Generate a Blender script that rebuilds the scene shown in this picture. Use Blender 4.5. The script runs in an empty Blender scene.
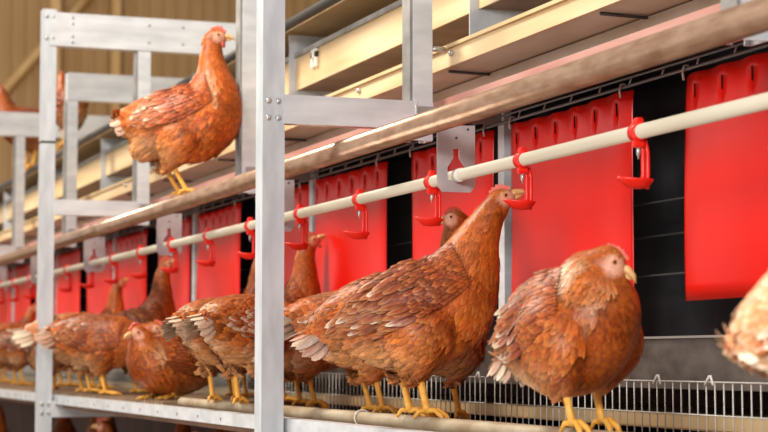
import bpy, bmesh, math, random
import numpy as np
from mathutils import Vector, Matrix
from mathutils.bvhtree import BVHTree

S = bpy.context.scene
COL = S.collection
PI = math.pi
R = math.radians

# ------------------------------------------------------------ camera, world, lights, exposure
# world frame: +Y runs along the aviary row, +X points into the aviary, camera at the origin, house floor at z = -1.5
F_PX = 1880.0
YAW = 20.0
cd = bpy.data.cameras.new('camera')
cam = bpy.data.objects.new('camera', cd)
COL.objects.link(cam)
cd.sensor_width = 36.0
cd.lens = F_PX / 768 * 36.0
cd.clip_start = 0.05
cam.location = (0, 0, 0)
cam.rotation_euler = (R(90 + 4.35), 0, R(-YAW))
cd.dof.use_dof = True
cd.dof.focus_distance = 3.55
cd.dof.aperture_fstop = 6.8
S.camera = cam

w = bpy.data.worlds.new('world')
S.world = w
w.use_nodes = True
bg = w.node_tree.nodes['Background']
bg.inputs[0].default_value = (1.0, 0.95, 0.88, 1)
bg.inputs[1].default_value = 0.74


def area(name, loc, target, size, energy, color):
    l = bpy.data.lights.new(name, 'AREA')
    l.shape = 'SQUARE'
    l.size = size
    l.energy = energy
    l.color = color
    o = bpy.data.objects.new(name, l)
    COL.objects.link(o)
    o.location = loc
    o.rotation_euler = (Vector(target) - Vector(loc)).to_track_quat('-Z', 'Y').to_euler()
    return o


area('flash_softbox', (-0.5, 0.2, 1.0), (1.4, 3.6, 0.1), 0.5, 78, (1.0, 0.97, 0.93))
area('low_fill', (-0.6, 3.5, -1.3), (1.6, 4.5, 0.7), 1.4, 30, (1.0, 0.93, 0.82))  # added low fill light, not a real fixture; brightens tray undersides
area('house_lamp', (-0.4, 4.5, 2.6), (1.3, 4.6, 0.2), 0.8, 135, (1.0, 0.9, 0.76))
area('house_lamp', (-0.4, 9.0, 2.6), (1.3, 9.0, 0.2), 0.8, 150, (1.0, 0.88, 0.72))
area('gable_lamp', (1.5, 16.0, 2.0), (3.0, 24.0, 3.0), 1.5, 260, (1.0, 0.86, 0.66))

S.view_settings.view_transform = 'Standard'
S.view_settings.look = 'None'
S.view_settings.gamma = 1
S.view_settings.use_curve_mapping = False
S.view_settings.exposure = -0.12


# ------------------------------------------------------------ helpers
def lin(c):
    out = []
    for v in c[:3]:
        v = v / 255.0
        out.append(v / 12.92 if v <= 0.04045 else ((v + 0.055) / 1.055) ** 2.4)
    return tuple(out)


def mat(name, rgb, rough=0.5, metal=0.0, rgb2=None, scale=8.0, stretch=(1, 1, 1), bump=0.0, detail=5, spec=0.5, lo=0.35, hi=0.65):
    m = bpy.data.materials.new(name)
    m.use_nodes = True
    nt = m.node_tree
    b = nt.nodes['Principled BSDF']
    b.inputs['Base Color'].default_value = (*lin(rgb), 1)
    b.inputs['Roughness'].default_value = rough
    b.inputs['Metallic'].default_value = metal
    b.inputs['Specular IOR Level'].default_value = spec
    if rgb2 or bump:
        tc = nt.nodes.new('ShaderNodeTexCoord')
        mp = nt.nodes.new('ShaderNodeMapping')
        mp.inputs['Scale'].default_value = stretch
        nz = nt.nodes.new('ShaderNodeTexNoise')
        nz.inputs['Scale'].default_value = scale
        nz.inputs['Detail'].default_value = detail
        nt.links.new(tc.outputs['Object'], mp.inputs[0])
        nt.links.new(mp.outputs[0], nz.inputs['Vector'])
        if rgb2:
            cr = nt.nodes.new('ShaderNodeValToRGB')
            cr.color_ramp.elements[0].position = lo
            cr.color_ramp.elements[1].position = hi
            cr.color_ramp.elements[0].color = (*lin(rgb), 1)
            cr.color_ramp.elements[1].color = (*lin(rgb2), 1)
            nt.links.new(nz.outputs['Fac'], cr.inputs[0])
            nt.links.new(cr.outputs[0], b.inputs['Base Color'])
        if bump:
            bp = nt.nodes.new('ShaderNodeBump')
            bp.inputs['Strength'].default_value = bump
            bp.inputs['Distance'].default_value = 0.003
            nt.links.new(nz.outputs['Fac'], bp.inputs['Height'])
            nt.links.new(bp.outputs[0], b.inputs['Normal'])
    return m


M = dict(
    zinc=mat('galvanised_steel', (186, 192, 200), 0.34, 0.12, (208, 214, 221), 30, (1, 1, 0.25)),
    zinc_lit=mat('galvanised_lit', (196, 200, 206), 0.34, 0.12, (220, 223, 228), 14, (0.5, 1, 2)),  # paler copy of the galvanised steel, strong light put into its colour
    zincdk=mat('dull_zinc', (120, 118, 116), 0.5, 0.3, (160, 158, 155), 12),
    bolt=mat('bolt_steel', (200, 200, 198), 0.3, 0.7),
    perchtop=mat('rusty_perch_tube', (164, 128, 104), 0.26, 0.6, (196, 162, 138), 60, (1, 0.25, 1), 0.15),
    perchlow=mat('dusty_perch_tube', (150, 128, 100), 0.6, 0.1, (178, 164, 140), 30, (1, 0.4, 1), 0.1),
    pvc=mat('cream_pipe', (206, 196, 174), 0.4, 0, (220, 212, 192), 14, (1, 0.2, 1)),
    red=mat('red_plastic', (240, 38, 24), 0.35, 0),
    flap=mat('red_curtain', (216, 14, 3), 0.3, 0, (226, 22, 8), 5, (1, 1, 0.6), 0.05, spec=0.35),
    plate=mat('grey_plate', (168, 160, 164), 0.35, 0, (188, 180, 182), 18),
    lip=mat('dusty_pink_lip', (176, 116, 104), 0.45, 0.05, (198, 146, 134), 10, (1, 0.3, 2)),
    tan=mat('tan_tray_board', (214, 178, 126), 0.4, 0, (232, 206, 162), 6, (1, 0.3, 3)),
    under=mat('dusty_tray_underside', (180, 166, 140), 0.35, 0.1, (206, 198, 182), 6, (1, 0.6, 1)),
    underdk=mat('brown_tray_underside', (160, 134, 92), 0.5, 0, (180, 154, 112), 5),
    brown=mat('dark_brown_steel', (128, 92, 70), 0.6, 0, (148, 112, 88), 10),
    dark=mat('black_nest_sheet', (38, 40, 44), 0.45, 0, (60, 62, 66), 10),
    darkrail=mat('dark_rail', (70, 68, 64), 0.5, 0.3),
    wire=mat('wire_zinc', (206, 204, 198), 0.4, 0.2),
    wiredk=mat('wire_dull', (120, 118, 118), 0.45, 0.4),
    sill=mat('dirty_grey_plate', (84, 76, 71), 0.42, 0.15, (112, 102, 95), 30, (1, 0.6, 1)),
    sill_edge=mat('plate_edge', (170, 164, 158), 0.4, 0.3),
    belt=mat('beige_belt', (206, 176, 128), 0.6, 0, (222, 196, 150), 6),
    floor=mat('manure_slats', (112, 86, 60), 0.8, 0, (142, 116, 88), 16, (1, 1, 1), 0.4),
    litter=mat('litter', (92, 66, 44), 0.9, 0, (124, 94, 66), 9, (1, 1, 1), 0.5),
    timber=mat('pale_timber', (196, 158, 104), 0.6, 0, (214, 180, 128), 6, (1, 1, 0.2)),
    redbrown=mat('red_brown_board', (104, 58, 50), 0.6, 0, (74, 44, 38), 5),
    white=mat('white_clip', (232, 230, 224), 0.4),
    black=mat('pupil_black', (12, 10, 9), 0.15),
    iris=mat('amber_iris', (200, 120, 50), 0.2),
    comb=mat('comb_skin', (206, 84, 66), 0.45, 0, (222, 110, 88), 90),
    beak=mat('horn_beak', (206, 156, 96), 0.35, 0, (226, 184, 130), 60),
)


def ribbed_wall():
    m = bpy.data.materials.new('tan_ribbed_cladding')
    m.use_nodes = True
    nt = m.node_tree
    b = nt.nodes['Principled BSDF']
    b.inputs['Roughness'].default_value = 0.55
    tc = nt.nodes.new('ShaderNodeTexCoord')
    nz = nt.nodes.new('ShaderNodeTexNoise')
    nz.inputs['Scale'].default_value = 0.8
    cr = nt.nodes.new('ShaderNodeValToRGB')
    cr.color_ramp.elements[0].color = (*lin((160, 126, 84)), 1)
    cr.color_ramp.elements[1].color = (*lin((182, 150, 106)), 1)
    nt.links.new(tc.outputs['Object'], nz.inputs['Vector'])
    nt.links.new(nz.outputs['Fac'], cr.inputs[0])
    nt.links.new(cr.outputs[0], b.inputs['Base Color'])
    return m


M['clad'] = ribbed_wall()


def feather_mat():
    m = bpy.data.materials.new('feathers')
    m.use_nodes = True
    nt = m.node_tree
    b = nt.nodes['Principled BSDF']
    at = nt.nodes.new('ShaderNodeAttribute')
    at.attribute_name = 'Col'
    tc = nt.nodes.new('ShaderNodeTexCoord')
    nz = nt.nodes.new('ShaderNodeTexNoise')
    nz.inputs['Scale'].default_value = 260
    nz.inputs['Detail'].default_value = 3
    mx = nt.nodes.new('ShaderNodeMix')
    mx.data_type = 'RGBA'
    mx.blend_type = 'MULTIPLY'
    mx.inputs[0].default_value = 0.55
    mr = nt.nodes.new('ShaderNodeMapRange')
    mr.inputs[1].default_value = 0.3
    mr.inputs[2].default_value = 0.7
    mr.inputs[3].default_value = 0.55
    mr.inputs[4].default_value = 1.15
    nt.links.new(tc.outputs['Object'], nz.inputs['Vector'])
    nt.links.new(nz.outputs['Fac'], mr.inputs[0])
    nt.links.new(at.outputs['Color'], mx.inputs[6])
    nt.links.new(mr.outputs[0], mx.inputs[7])
    nt.links.new(mx.outputs[2], b.inputs['Base Color'])
    b.inputs['Roughness'].default_value = 0.42
    b.inputs['Specular IOR Level'].default_value = 0.32
    return m


M['feather'] = feather_mat()
M['leg'] = mat('yellow_leg_skin', (226, 158, 46), 0.5, 0, (238, 182, 84), 120, (1, 1, 1), 0.6)


class MB:
    """collects shapes, builds ONE mesh object"""

    def __init__(s):
        s.bm = bmesh.new()

    def box(s, x0, x1, y0, y1, z0, z1, bev=0.0):
        r = bmesh.ops.create_cube(s.bm, size=1)
        for v in r['verts']:
            v.co = Vector(((x0 + x1) / 2 + v.co.x * (x1 - x0), (y0 + y1) / 2 + v.co.y * (y1 - y0), (z0 + z1) / 2 + v.co.z * (z1 - z0)))
        if bev:
            ed = list({e for v in r['verts'] for e in v.link_edges})
            bmesh.ops.bevel(s.bm, geom=ed, offset=bev, segments=2, affect='EDGES')
        return s

    def tube(s, pts, rad, n=10, cap=True):
        pts = [Vector(p) for p in pts]
        k = len(pts)
        rads = rad if isinstance(rad, (list, tuple)) else [rad] * k
        rings = []
        up = None
        for i in range(k):
            t = (pts[min(i + 1, k - 1)] - pts[max(i - 1, 0)]).normalized()
            if up is None:
                up = Vector((0, 0, 1)) if abs(t.z) < 0.9 else Vector((1, 0, 0))
            a = t.cross(up).normalized()
            up = a.cross(t).normalized()
            rings.append([s.bm.verts.new(pts[i] + (a * math.cos(2 * PI * j / n) + up * math.sin(2 * PI * j / n)) * rads[i]) for j in range(n)])
        for i in range(k - 1):
            for j in range(n):
                f = s.bm.faces.new((rings[i][j], rings[i][(j + 1) % n], rings[i + 1][(j + 1) % n], rings[i + 1][j]))
                f.smooth = True
        if cap:
            s.bm.faces.new(list(reversed(rings[0])))
            s.bm.faces.new(rings[-1])
        return s

    def ball(s, c, r, sc=(1, 1, 1), seg=12, rng=8):
        r_ = bmesh.ops.create_uvsphere(s.bm, u_segments=seg, v_segments=rng, radius=r)
        for v in r_['verts']:
            v.co = Vector((v.co.x * sc[0], v.co.y * sc[1], v.co.z * sc[2])) + Vector(c)
        for v in r_['verts']:
            for f in v.link_faces:
                f.smooth = True
        return s

    def prism(s, outline, axis, a0, a1):
        """outline: list of 2D points; extruded along axis 'x' or 'y' between a0 and a1"""
        def P(p, a):
            return (a, p[0], p[1]) if axis == 'x' else ((p[0], a, p[1]) if axis == 'y' else (p[0], p[1], a))
        A = [s.bm.verts.new(P(p, a0)) for p in outline]
        B = [s.bm.verts.new(P(p, a1)) for p in outline]
        n = len(A)
        s.bm.faces.new(A)
        s.bm.faces.new(list(reversed(B)))
        for i in range(n):
            s.bm.faces.new((A[i], B[i], B[(i + 1) % n], A[(i + 1) % n]))
        return s

    def build(s, name, m, parent=None, origin=None):
        bmesh.ops.recalc_face_normals(s.bm, faces=s.bm.faces)
        if origin is not None:
            bmesh.ops.translate(s.bm, vec=-Vector(origin), verts=s.bm.verts)
        me = bpy.data.meshes.new(name)
        s.bm.to_mesh(me)
        s.bm.free()
        if isinstance(m, (list, tuple)):
            for q in m:
                me.materials.append(q)
        else:
            me.materials.append(m)
        o = bpy.data.objects.new(name, me)
        COL.objects.link(o)
        if origin is not None:
            o.location = origin
        if parent:
            o.parent = parent
        return o


def tag(o, label=None, cat=None, group=None, kind=None):
    if label:
        o['label'] = label
    if cat:
        o['category'] = cat
    if group:
        o['group'] = group
    if kind:
        o['kind'] = kind
    return o


def empty(name, loc=(0, 0, 0), rz=0.0):
    o = bpy.data.objects.new(name, None)
    COL.objects.link(o)
    o.location = loc
    o.rotation_euler = (0, 0, rz)
    o.empty_display_size = 0.05
    return o


def dup(root, loc):
    r = root.copy()
    COL.objects.link(r)
    r.location = loc
    for ch in root.children:
        c = ch.copy()
        COL.objects.link(c)
        c.parent = r
        for g in ch.children:
            d = g.copy()
            COL.objects.link(d)
            d.parent = c
    return r


def yat(px, X):
    """distance along the row at which depth X of the aviary shows at picture column px"""
    return X / math.tan(R(YAW) + math.atan((px - 384) / F_PX))


BAY = 1.333
Y0 = 3.68            # the near front post in the picture
YN, YF = 0.9, 14.4   # ends of the modelled row

# ------------------------------------------------------------ building shell
b = MB().box(-3, 9, 0.2, 24.2, -1.6, -1.5)
tag(b.build('floor', M['litter']), kind='structure')
b = MB()
x = -3.0
out = []
while x < 9:
    out += [(x, 24.0), (x + 0.10, 24.0), (x + 0.12, 23.965), (x + 0.16, 23.965), (x + 0.18, 24.0)]
    x += 0.18
out += [(9, 24.1), (-3, 24.1)]
b.prism(out, 'z', -1.5, 8.0)
tag(b.build('wall_back', M['clad']), kind='structure')
b = MB().box(9.0, 9.1, 0.2, 24.1, -1.5, 8.0)
tag(b.build('wall_right', M['clad']), kind='structure')
# gable framing seen at upper left
for i, (px, wd) in enumerate(((112, 0.11), (51, 0.13))):
    X = 23.9 * math.tan(R(YAW) + math.atan((px - 384) / F_PX))
    o = MB().box(X - wd / 2, X + wd / 2, 23.78, 23.96, -1.5, 8.0, 0.008).build('timber_column', M['timber'])
    tag(o, ['pale timber column on the gable wall right of the near front post', 'pale timber column standing on the gable wall above the leftmost steel post'][i], 'column', kind='structure')
Xa = 23.8 * math.tan(R(YAW) + math.atan((-30 - 384) / F_PX))
Xb = 23.8 * math.tan(R(YAW) + math.atan((100 - 384) / F_PX))
b = MB()
b.tube([(Xa, 23.86, 2.9), (Xb, 23.86, 4.9)], 0.07, 4)
tag(b.build('timber_brace', M['timber']), 'slanting pale timber brace on the tan gable wall', 'brace', kind='structure')


# ------------------------------------------------------------ steel uprights and crossbeams
def bolts(root, pts, axis='y', r=0.0055):
    for p in pts:
        d = {'y': Vector((0, -1, 0)), 'x': Vector((-1, 0, 0))}[axis]
        c = Vector(p)
        o = MB().tube([c, c + d * 0.002, c + d * 0.0045, c + d * 0.006], [r * 1.25, r * 1.2, r, r * 0.5], 10).build('bolt', M['bolt'], root)


def c_post(x, y, wd, dp, z0, z1, root, name='upright_profile', m='zinc', seam=None):
    t = 0.003
    out = [(x, y), (x + wd, y), (x + wd, y + dp), (x + wd - 0.012, y + dp), (x + wd - 0.012, y + dp - t), (x + wd - t, y + dp - t),
           (x + wd - t, y + t), (x + t, y + t), (x + t, y + dp - t), (x + 0.012, y + dp - t), (x + 0.012, y + dp), (x, y + dp)]
    MB().prism(out, 'z', z0, z1).build(name, M[m], root)


front_posts = [(Y0, 'wide galvanised front upright in the middle-left foreground, beside the long crossbeam'),
               (Y0 + 2 * BAY, 'galvanised front upright at the left, carrying the top crossbeam above the perching hen'),
               (Y0 + 4 * BAY, 'farthest galvanised front upright just outside the left edge')]
for i, (y, lab) in enumerate(front_posts[:2]):
    root = empty('front_post', (1.075, y, -1.5))
    tag(root, lab, 'post')
    c_post(0, 0, 0.047, 0.05, 0, 3.2 if i == 0 else 2.69, root)
    if i == 0:
        bolts(root, [(0.012, 0, 1.5 + 0.529), (0.033, 0, 1.5 + 0.529), (0.012, 0, 1.5 + 0.494), (0.033, 0, 1.5 + 0.494)])
    else:
        bolts(root, [(0.012, 0, 1.5 + 1.165), (0.035, 0, 1.5 + 1.165), (0.012, 0, 1.5 + 1.09), (0.035, 0, 1.5 + 1.09),
                     (0.012, 0, 1.5 - 0.15), (0.035, 0, 1.5 - 0.15), (0.012, 0, 1.5 - 0.18), (0.035, 0, 1.5 - 0.18)])
        MB().box(-0.001, 0.048, -0.001, 0.051, 1.5 + 0.73, 1.5 + 0.738).build('joint_seam', M['darkrail'], root)

inner_lab = {0: 'galvanised inner upright at the right end of the long crossbeam',
             1: 'galvanised inner upright just left of the middle foreground post, behind the perching hen',
             2: 'galvanised inner upright under the left top crossbeam, behind the perching hen tail',
             3: 'galvanised upright of the second bay, carrying the shorter blurred top beam',
             4: 'blurred far upright at the left edge left of the front post'}
for k in range(-1, 6):
    y = Y0 + k * BAY
    if k == -1:
        lab = 'galvanised inner upright near the right end of the row, mostly above the frame'
    else:
        lab = inner_lab.get(k, 'farthest blurred galvanised upright at the left end of the row')
    root = empty('inner_post', (1.405, y, 0.46))
    tag(root, lab, 'post')
    c_post(0, 0, 0.044, 0.05, 0, (1.6 if k < 2 else 0.72), root, m='zinc_lit')
    MB().box(-0.006, -0.001, 0.004, 0.05, 0, (1.6 if k < 2 else 0.60)).build('side_flange', M['zincdk'], root)
    if k < 3:
        bolts(root, [(0.012, 0, 0.05), (0.036, 0, 0.05)])
        MB().tube([(0.044, 0.02, 0.20), (0.08, 0.02, 0.20)], 0.006, 8).build('pin', M['bolt'], root)

# crossbeams, front upright to inner upright
for i, (y, x0, x1, z0, z1, lab) in enumerate([
        (Y0, 1.118, 1.408, 0.483, 0.543, 'galvanised crossbeam from the middle foreground post to the inner upright'),
        (Y0 + 2 * BAY, 1.118, 1.408, 0.487, 0.54, 'galvanised lower crossbeam at the left, below the hen on the upper perch'),
        (Y0 + 2 * BAY, 1.118, 1.42, -0.195, -0.142, 'galvanised bottom crossbeam at the foot of the left front post'),
        (Y0 + 4 * BAY, 1.10, 1.408, 0.487, 0.54, 'blurred lower crossbeam at the left edge of the row')]):
    root = empty('crossbeam', (x0, y - 0.004, z0))
    tag(root, lab, 'crossbeam')
    h = z1 - z0
    L = x1 - x0
    MB().prism([(-0.0, 0), (0.03, 0), (0.03, 0.003), (0.003, 0.003), (0.003, h - 0.003), (0.03, h - 0.003), (0.03, h), (0, h)], 'x', 0, L).build('beam_profile', M['zinc_lit'], root)
    if i == 0:
        MB().box(L, L + 0.004, -0.003, 0.03, 0.0, h, 0.001).build('end_plate', M['bolt'], root)
for i, (y, x0, x1, lab) in enumerate([
        (Y0 + 2 * BAY, 1.10, 2.3, 'wide white-lit galvanised top beam behind the head of the perching hen'),
        (Y0 + 3 * BAY, 1.405, 2.3, 'second top beam, blurred, behind the tail of the perching hen'),
        (Y0 + 4 * BAY, 1.10, 2.3, 'third top beam at the left edge, most blurred of the three')]):
    root = empty('top_beam', (x0, y - 0.004, 1.065))
    tag(root, lab, 'crossbeam')
    h = 0.115
    MB().prism([(0, 0), (0.04, 0), (0.04, 0.003), (0.003, 0.003), (0.003, h - 0.003), (0.04, h - 0.003), (0.04, h), (0, h)], 'x', 0, x1 - x0).build('beam_profile', M['zinc_lit'], root)
    if i == 0:
        bolts(root, [(0.075, 0, 0.1), (0.075, 0, 0.08), (0.075, 0, 0.035), (0.075, 0, 0.015), (0.34, 0, 0.09), (0.34, 0, 0.03), (0.46, 0, 0.09), (0.46, 0, 0.03)], r=0.004)

# front edge rail of the walking floor
root = empty('edge_rail', (1.13, 0, -0.150))
tag(root, 'long galvanised edge rail with round holes under the left hens', 'rail')
MB().prism([(0, 0), (0.003, 0), (0.003, 0.026), (0.03, 0.026), (0.03, 0.029), (0, 0.029)], 'y', YN, YF).build('rail_profile', M['zinc_lit'], root)
y = 4.2
while y < 9:
    MB().tube([(0.0005, y, 0.013), (-0.0005, y, 0.013)], 0.004, 8).build('bolt_hole', M['dark'], root)
    y += 0.21

# ------------------------------------------------------------ perches
o = MB().tube([(1.25, YN, 0.4325), (1.25, YF, 0.4325)], 0.022, 28).build('upper_perch', M['perchtop'])
tag(o, 'long rusty brown upper perch tube the upright hen stands on', 'perch')
root = empty('lower_perch', (1.2, YN, -0.114))
tag(root, 'dusty beige lower perch tube in front of the wire grilles', 'perch')
yend = yat(183, 1.2)
b = MB().tube([(0, 0, 0), (0, yend - YN - 0.004, 0), (0, yend - YN, 0)], [0.0135, 0.0135, 0.010], 20)
b.build('perch_tube', M['perchlow'], root)
yr = yat(363, 1.2) - YN
b = MB()
b.tube([(0.0165 * math.cos(a), yr + 0.004 * math.sin(a), 0.0165 * math.sin(a)) for a in [2 * PI * i / 18 for i in range(19)]], 0.0018, 6)
b.build('wire_ring', M['wire'], root)
yb = yat(222, 1.2) - YN
MB().box(-0.03, 0.0, yb - 0.012, yb + 0.012, -0.034, -0.012, 0.002).box(-0.016, 0.016, yb - 0.010, yb + 0.010, -0.016, -0.012, 0.001).build('clamp', M['bolt'], root)
o = MB().tube([(1.40, 2.6, -0.130), (1.40, 4.86, -0.130)], 0.0135, 16).build('inner_perch', M['perchlow'])
tag(o, 'inner perch tube hidden behind the lower perch, under the rear hens', 'perch')
# slatted walking floor of the left bays
b = MB()
y = 4.9
while y < YF:
    b.box(1.16, 1.57, y, y + 0.024, -0.128, -0.114)
    y += 0.04
b.box(1.16, 1.19, 4.88, YF, -0.146, -0.128).box(1.54, 1.57, 4.88, YF, -0.146, -0.128)
tag(b.build('slatted_floor', M['floor']), 'soiled brown slatted walking floor under the left hens', 'slatted floor')

# ------------------------------------------------------------ nipple drinker line
root = empty('drinker_line', (1.35, YN, 0.348))
tag(root, 'cream nipple drinker pipe with red drip cups along the row', 'drinker line')
MB().tube([(0, 0, 0), (0, YF - YN, 0)], 0.0115, 20).build('water_pipe', M['pvc'], root)
proto = None


def make_drinker(yl):
    d = empty('nipple_drinker', (0, yl, 0))
    d.parent = root
    return d


def drinker_mesh():
    b = MB()
    # saddle round the pipe
    b.tube([(0, -0.011, 0), (0, -0.010, 0), (0, 0.010, 0), (0, 0.011, 0)], [0.0125, 0.0145, 0.0145, 0.0125], 18)
    b.box(-0.006, 0.006, -0.009, 0.009, 0.012, 0.022, 0.002)
    b.box(-0.009, 0.009, -0.006, 0.006, -0.024, -0.012, 0.002)
    # two arm strips down to the cup
    for sx in (0.006, 0.014):
        b.tube([(sx, 0.004, -0.012), (sx + 0.004, 0.004, -0.03), (sx + 0.004, 0.004, -0.066), (sx + 0.001, 0.004, -0.078)], [0.0036, 0.0034, 0.0036, 0.0050], 8)
    b.box(0.005, 0.020, 0.002, 0.006, -0.03, -0.026)
    return b


def cup_mesh():
    b = MB()
    n = 20
    prof = [(0.004, -0.088), (0.016, -0.086), (0.025, -0.076), (0.026, -0.073), (0.0235, -0.074), (0.014, -0.083), (0.0, -0.085)]
    rings = []
    for (r_, z_) in prof:
        ring = []
        for j in range(n):
            a = 2 * PI * j / n
            ex = 1.0 + (0.35 * max(0, -math.cos(a)) ** 3 if r_ > 0.02 else 0)
            ring.append(b.bm.verts.new((r_ * math.cos(a) * ex - 0.002, r_ * math.sin(a) * 0.8, z_ + (0.003 * max(0, -math.cos(a)) ** 2 if r_ > 0.02 else 0))))
        rings.append(ring)
    for i in range(len(rings) - 1):
        for j in range(n):
            f = b.bm.faces.new((rings[i][j], rings[i][(j + 1) % n], rings[i + 1][(j + 1) % n], rings[i + 1][j]))
            f.smooth = True
    b.bm.faces.new(rings[0])
    b.tube([(0.018, 0.004, -0.072), (0.012, 0.004, -0.084)], [0.005, 0.008], 8)
    return b


dpos = []
y = 1.35 * 2.222 - YN
base = y
k = -4
while True:
    yy = base + k * 0.4335
    k += 1
    if yy < 0.1:
        continue
    if yy > YF - YN - 0.2:
        break
    dpos.append(yy)
dm = cm = pm = None
for yy in dpos:
    if dm is None:
        d = drinker_mesh().build('nipple_drinker', M['red'], root)
        c = cup_mesh().build('drip_cup', M['red'], d)
        p = MB().tube([(0, 0, -0.022), (0, 0, -0.034), (0, 0, -0.036), (0, 0, -0.042)], [0.0035, 0.0035, 0.0018, 0.0014], 8).build('nipple_pin', M['bolt'], d)
        dm, cm, pm = d, c, p
    else:
        d = dm.copy(); COL.objects.link(d); d.parent = root
        c = cm.copy(); COL.objects.link(c); c.parent = d
        p = pm.copy(); COL.objects.link(p); p.parent = d
    d.location = (0, yy, 0)
    d['label'] = 'red nipple drinker clip and arm'


def hanger_plate(yl):
    # grey plate square to the pipe with a bottle-shaped cut-out the pipe runs through
    hx, zt, zb = 0.039, 0.098, -0.031
    outer = [(-hx, zt - 0.002), (hx, zt), (hx, zb + 0.012), (hx - 0.010, zb), (-hx + 0.010, zb), (-hx, zb + 0.012)]
    outer = outer[::-1]
    hole = [(-0.018, -0.008), (0.018, -0.008), (0.018, 0.016), (0.006, 0.034), (0.006, 0.052), (-0.006, 0.052), (-0.006, 0.034), (-0.018, 0.016)]
    b = MB()
    # triangulated plate with a hole, extruded by solid thickness
    bm = b.bm
    vo = [bm.verts.new((p[0], yl, p[1])) for p in outer]
    vi = [bm.verts.new((p[0], yl, p[1])) for p in hole]
    eo = [bm.edges.new((vo[i], vo[(i + 1) % len(vo)])) for i in range(len(vo))]
    ei = [bm.edges.new((vi[i], vi[(i + 1) % len(vi)])) for i in range(len(vi))]
    bmesh.ops.triangle_fill(bm, use_beauty=True, use_dissolve=False, edges=eo + ei)
    fs = list(bm.faces)
    ext = bmesh.ops.extrude_face_region(bm, geom=fs)
    for v in [g for g in ext['geom'] if isinstance(g, bmesh.types.BMVert)]:
        v.co.y += 0.0025
    o = b.build('hanger_plate', M['plate'], root)
    o['label'] = 'grey hanger plate with a bottle-shaped cut-out'
    MB().tube([(0.0, yl - 0.001, 0.073), (0.0, yl + 0.0035, 0.073)], 0.0025, 8).build('plate_hole', M['dark'], o)
    MB().tube([(0.024, yl - 0.001, 0.09), (0.024, yl + 0.0035, 0.09)], 0.0025, 8).build('plate_hole', M['dark'], o)
    MB().tube([(0.0, yl - 0.008, 0.0), (0.0, yl - 0.006, 0.0), (0.0, yl - 0.03, 0.0)], [0.0125, 0.013, 0.013], 16).build('white_sleeve', M['white'], o)


yp = 3.306
k = 0
while yp + k * 1.165 < YF - 0.5:
    if yp + k * 1.165 > YN + 0.3:
        hanger_plate(yp + k * 1.165 - YN)
    k += 1

# ------------------------------------------------------------ nest front: posts, rail, curtain flaps, sill, grilles
XN = 1.62
nposts = [Y0 - 0.012 + k * BAY for k in range(-2, 8)]
npl = {1: 'slim zinc nest post just beyond the right edge, ending the rightmost red flap',
       2: 'slim zinc nest post between the red flaps right of the drinking hen neck',
       3: 'slim zinc nest post right of the middle foreground post',
       4: 'slim zinc nest post above the cream tails left of the middle foreground post',
       5: 'blurred zinc nest post left of the tall dark brown neck'}
for i, y in enumerate(nposts):
    if i == 0:
        continue
    root = empty('nest_post', (XN - 0.015, y - 0.005, -0.03))
    tag(root, npl.get(i, 'slim zinc nest post'), 'post')
    if i > 5:
        root['label'] = 'slim blurred zinc nest post at the far left end of the row'
        root['group'] = 'far nest posts'
    MB().box(0, 0.017, -0.002, 0.001, 0, 0.57).box(0, 0.002, 0.001, 0.03, 0, 0.57).build('post_flange', M['zinc_lit'], root)  # white glare on the flange is put into its paler colour
    MB().box(0.019, 0.03, 0.004, 0.02, 0, 0.57).build('post_web', M['darkrail'], root)
    if i > 1:
        MB().box(-0.19, 0.0, 0.010, 0.016, 0.530, 0.562, 0.002).build('bracket_arm', M['zincdk'], root)

# wire ladder rail carrying the flaps
root = empty('curtain_rail', (XN - 0.02, YN, 0.502))
tag(root, 'thin wire ladder rail the red flaps hang from', 'rail')
b = MB()
b.tube([(0, 0, 0), (0, YF - YN, 0)], 0.0032, 8).tube([(0.006, 0, 0.017), (0.006, YF - YN, 0.017)], 0.0025, 8)
b.build('rail_wires', M['wiredk'], root)
b = MB()
y = 0.05
while y < YF - YN:
    b.tube([(-0.001, y, -0.002), (0.006, y, 0.018)], 0.0018, 6)
    y += 0.125
b.build('rail_rungs', M['wire'], root)


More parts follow.
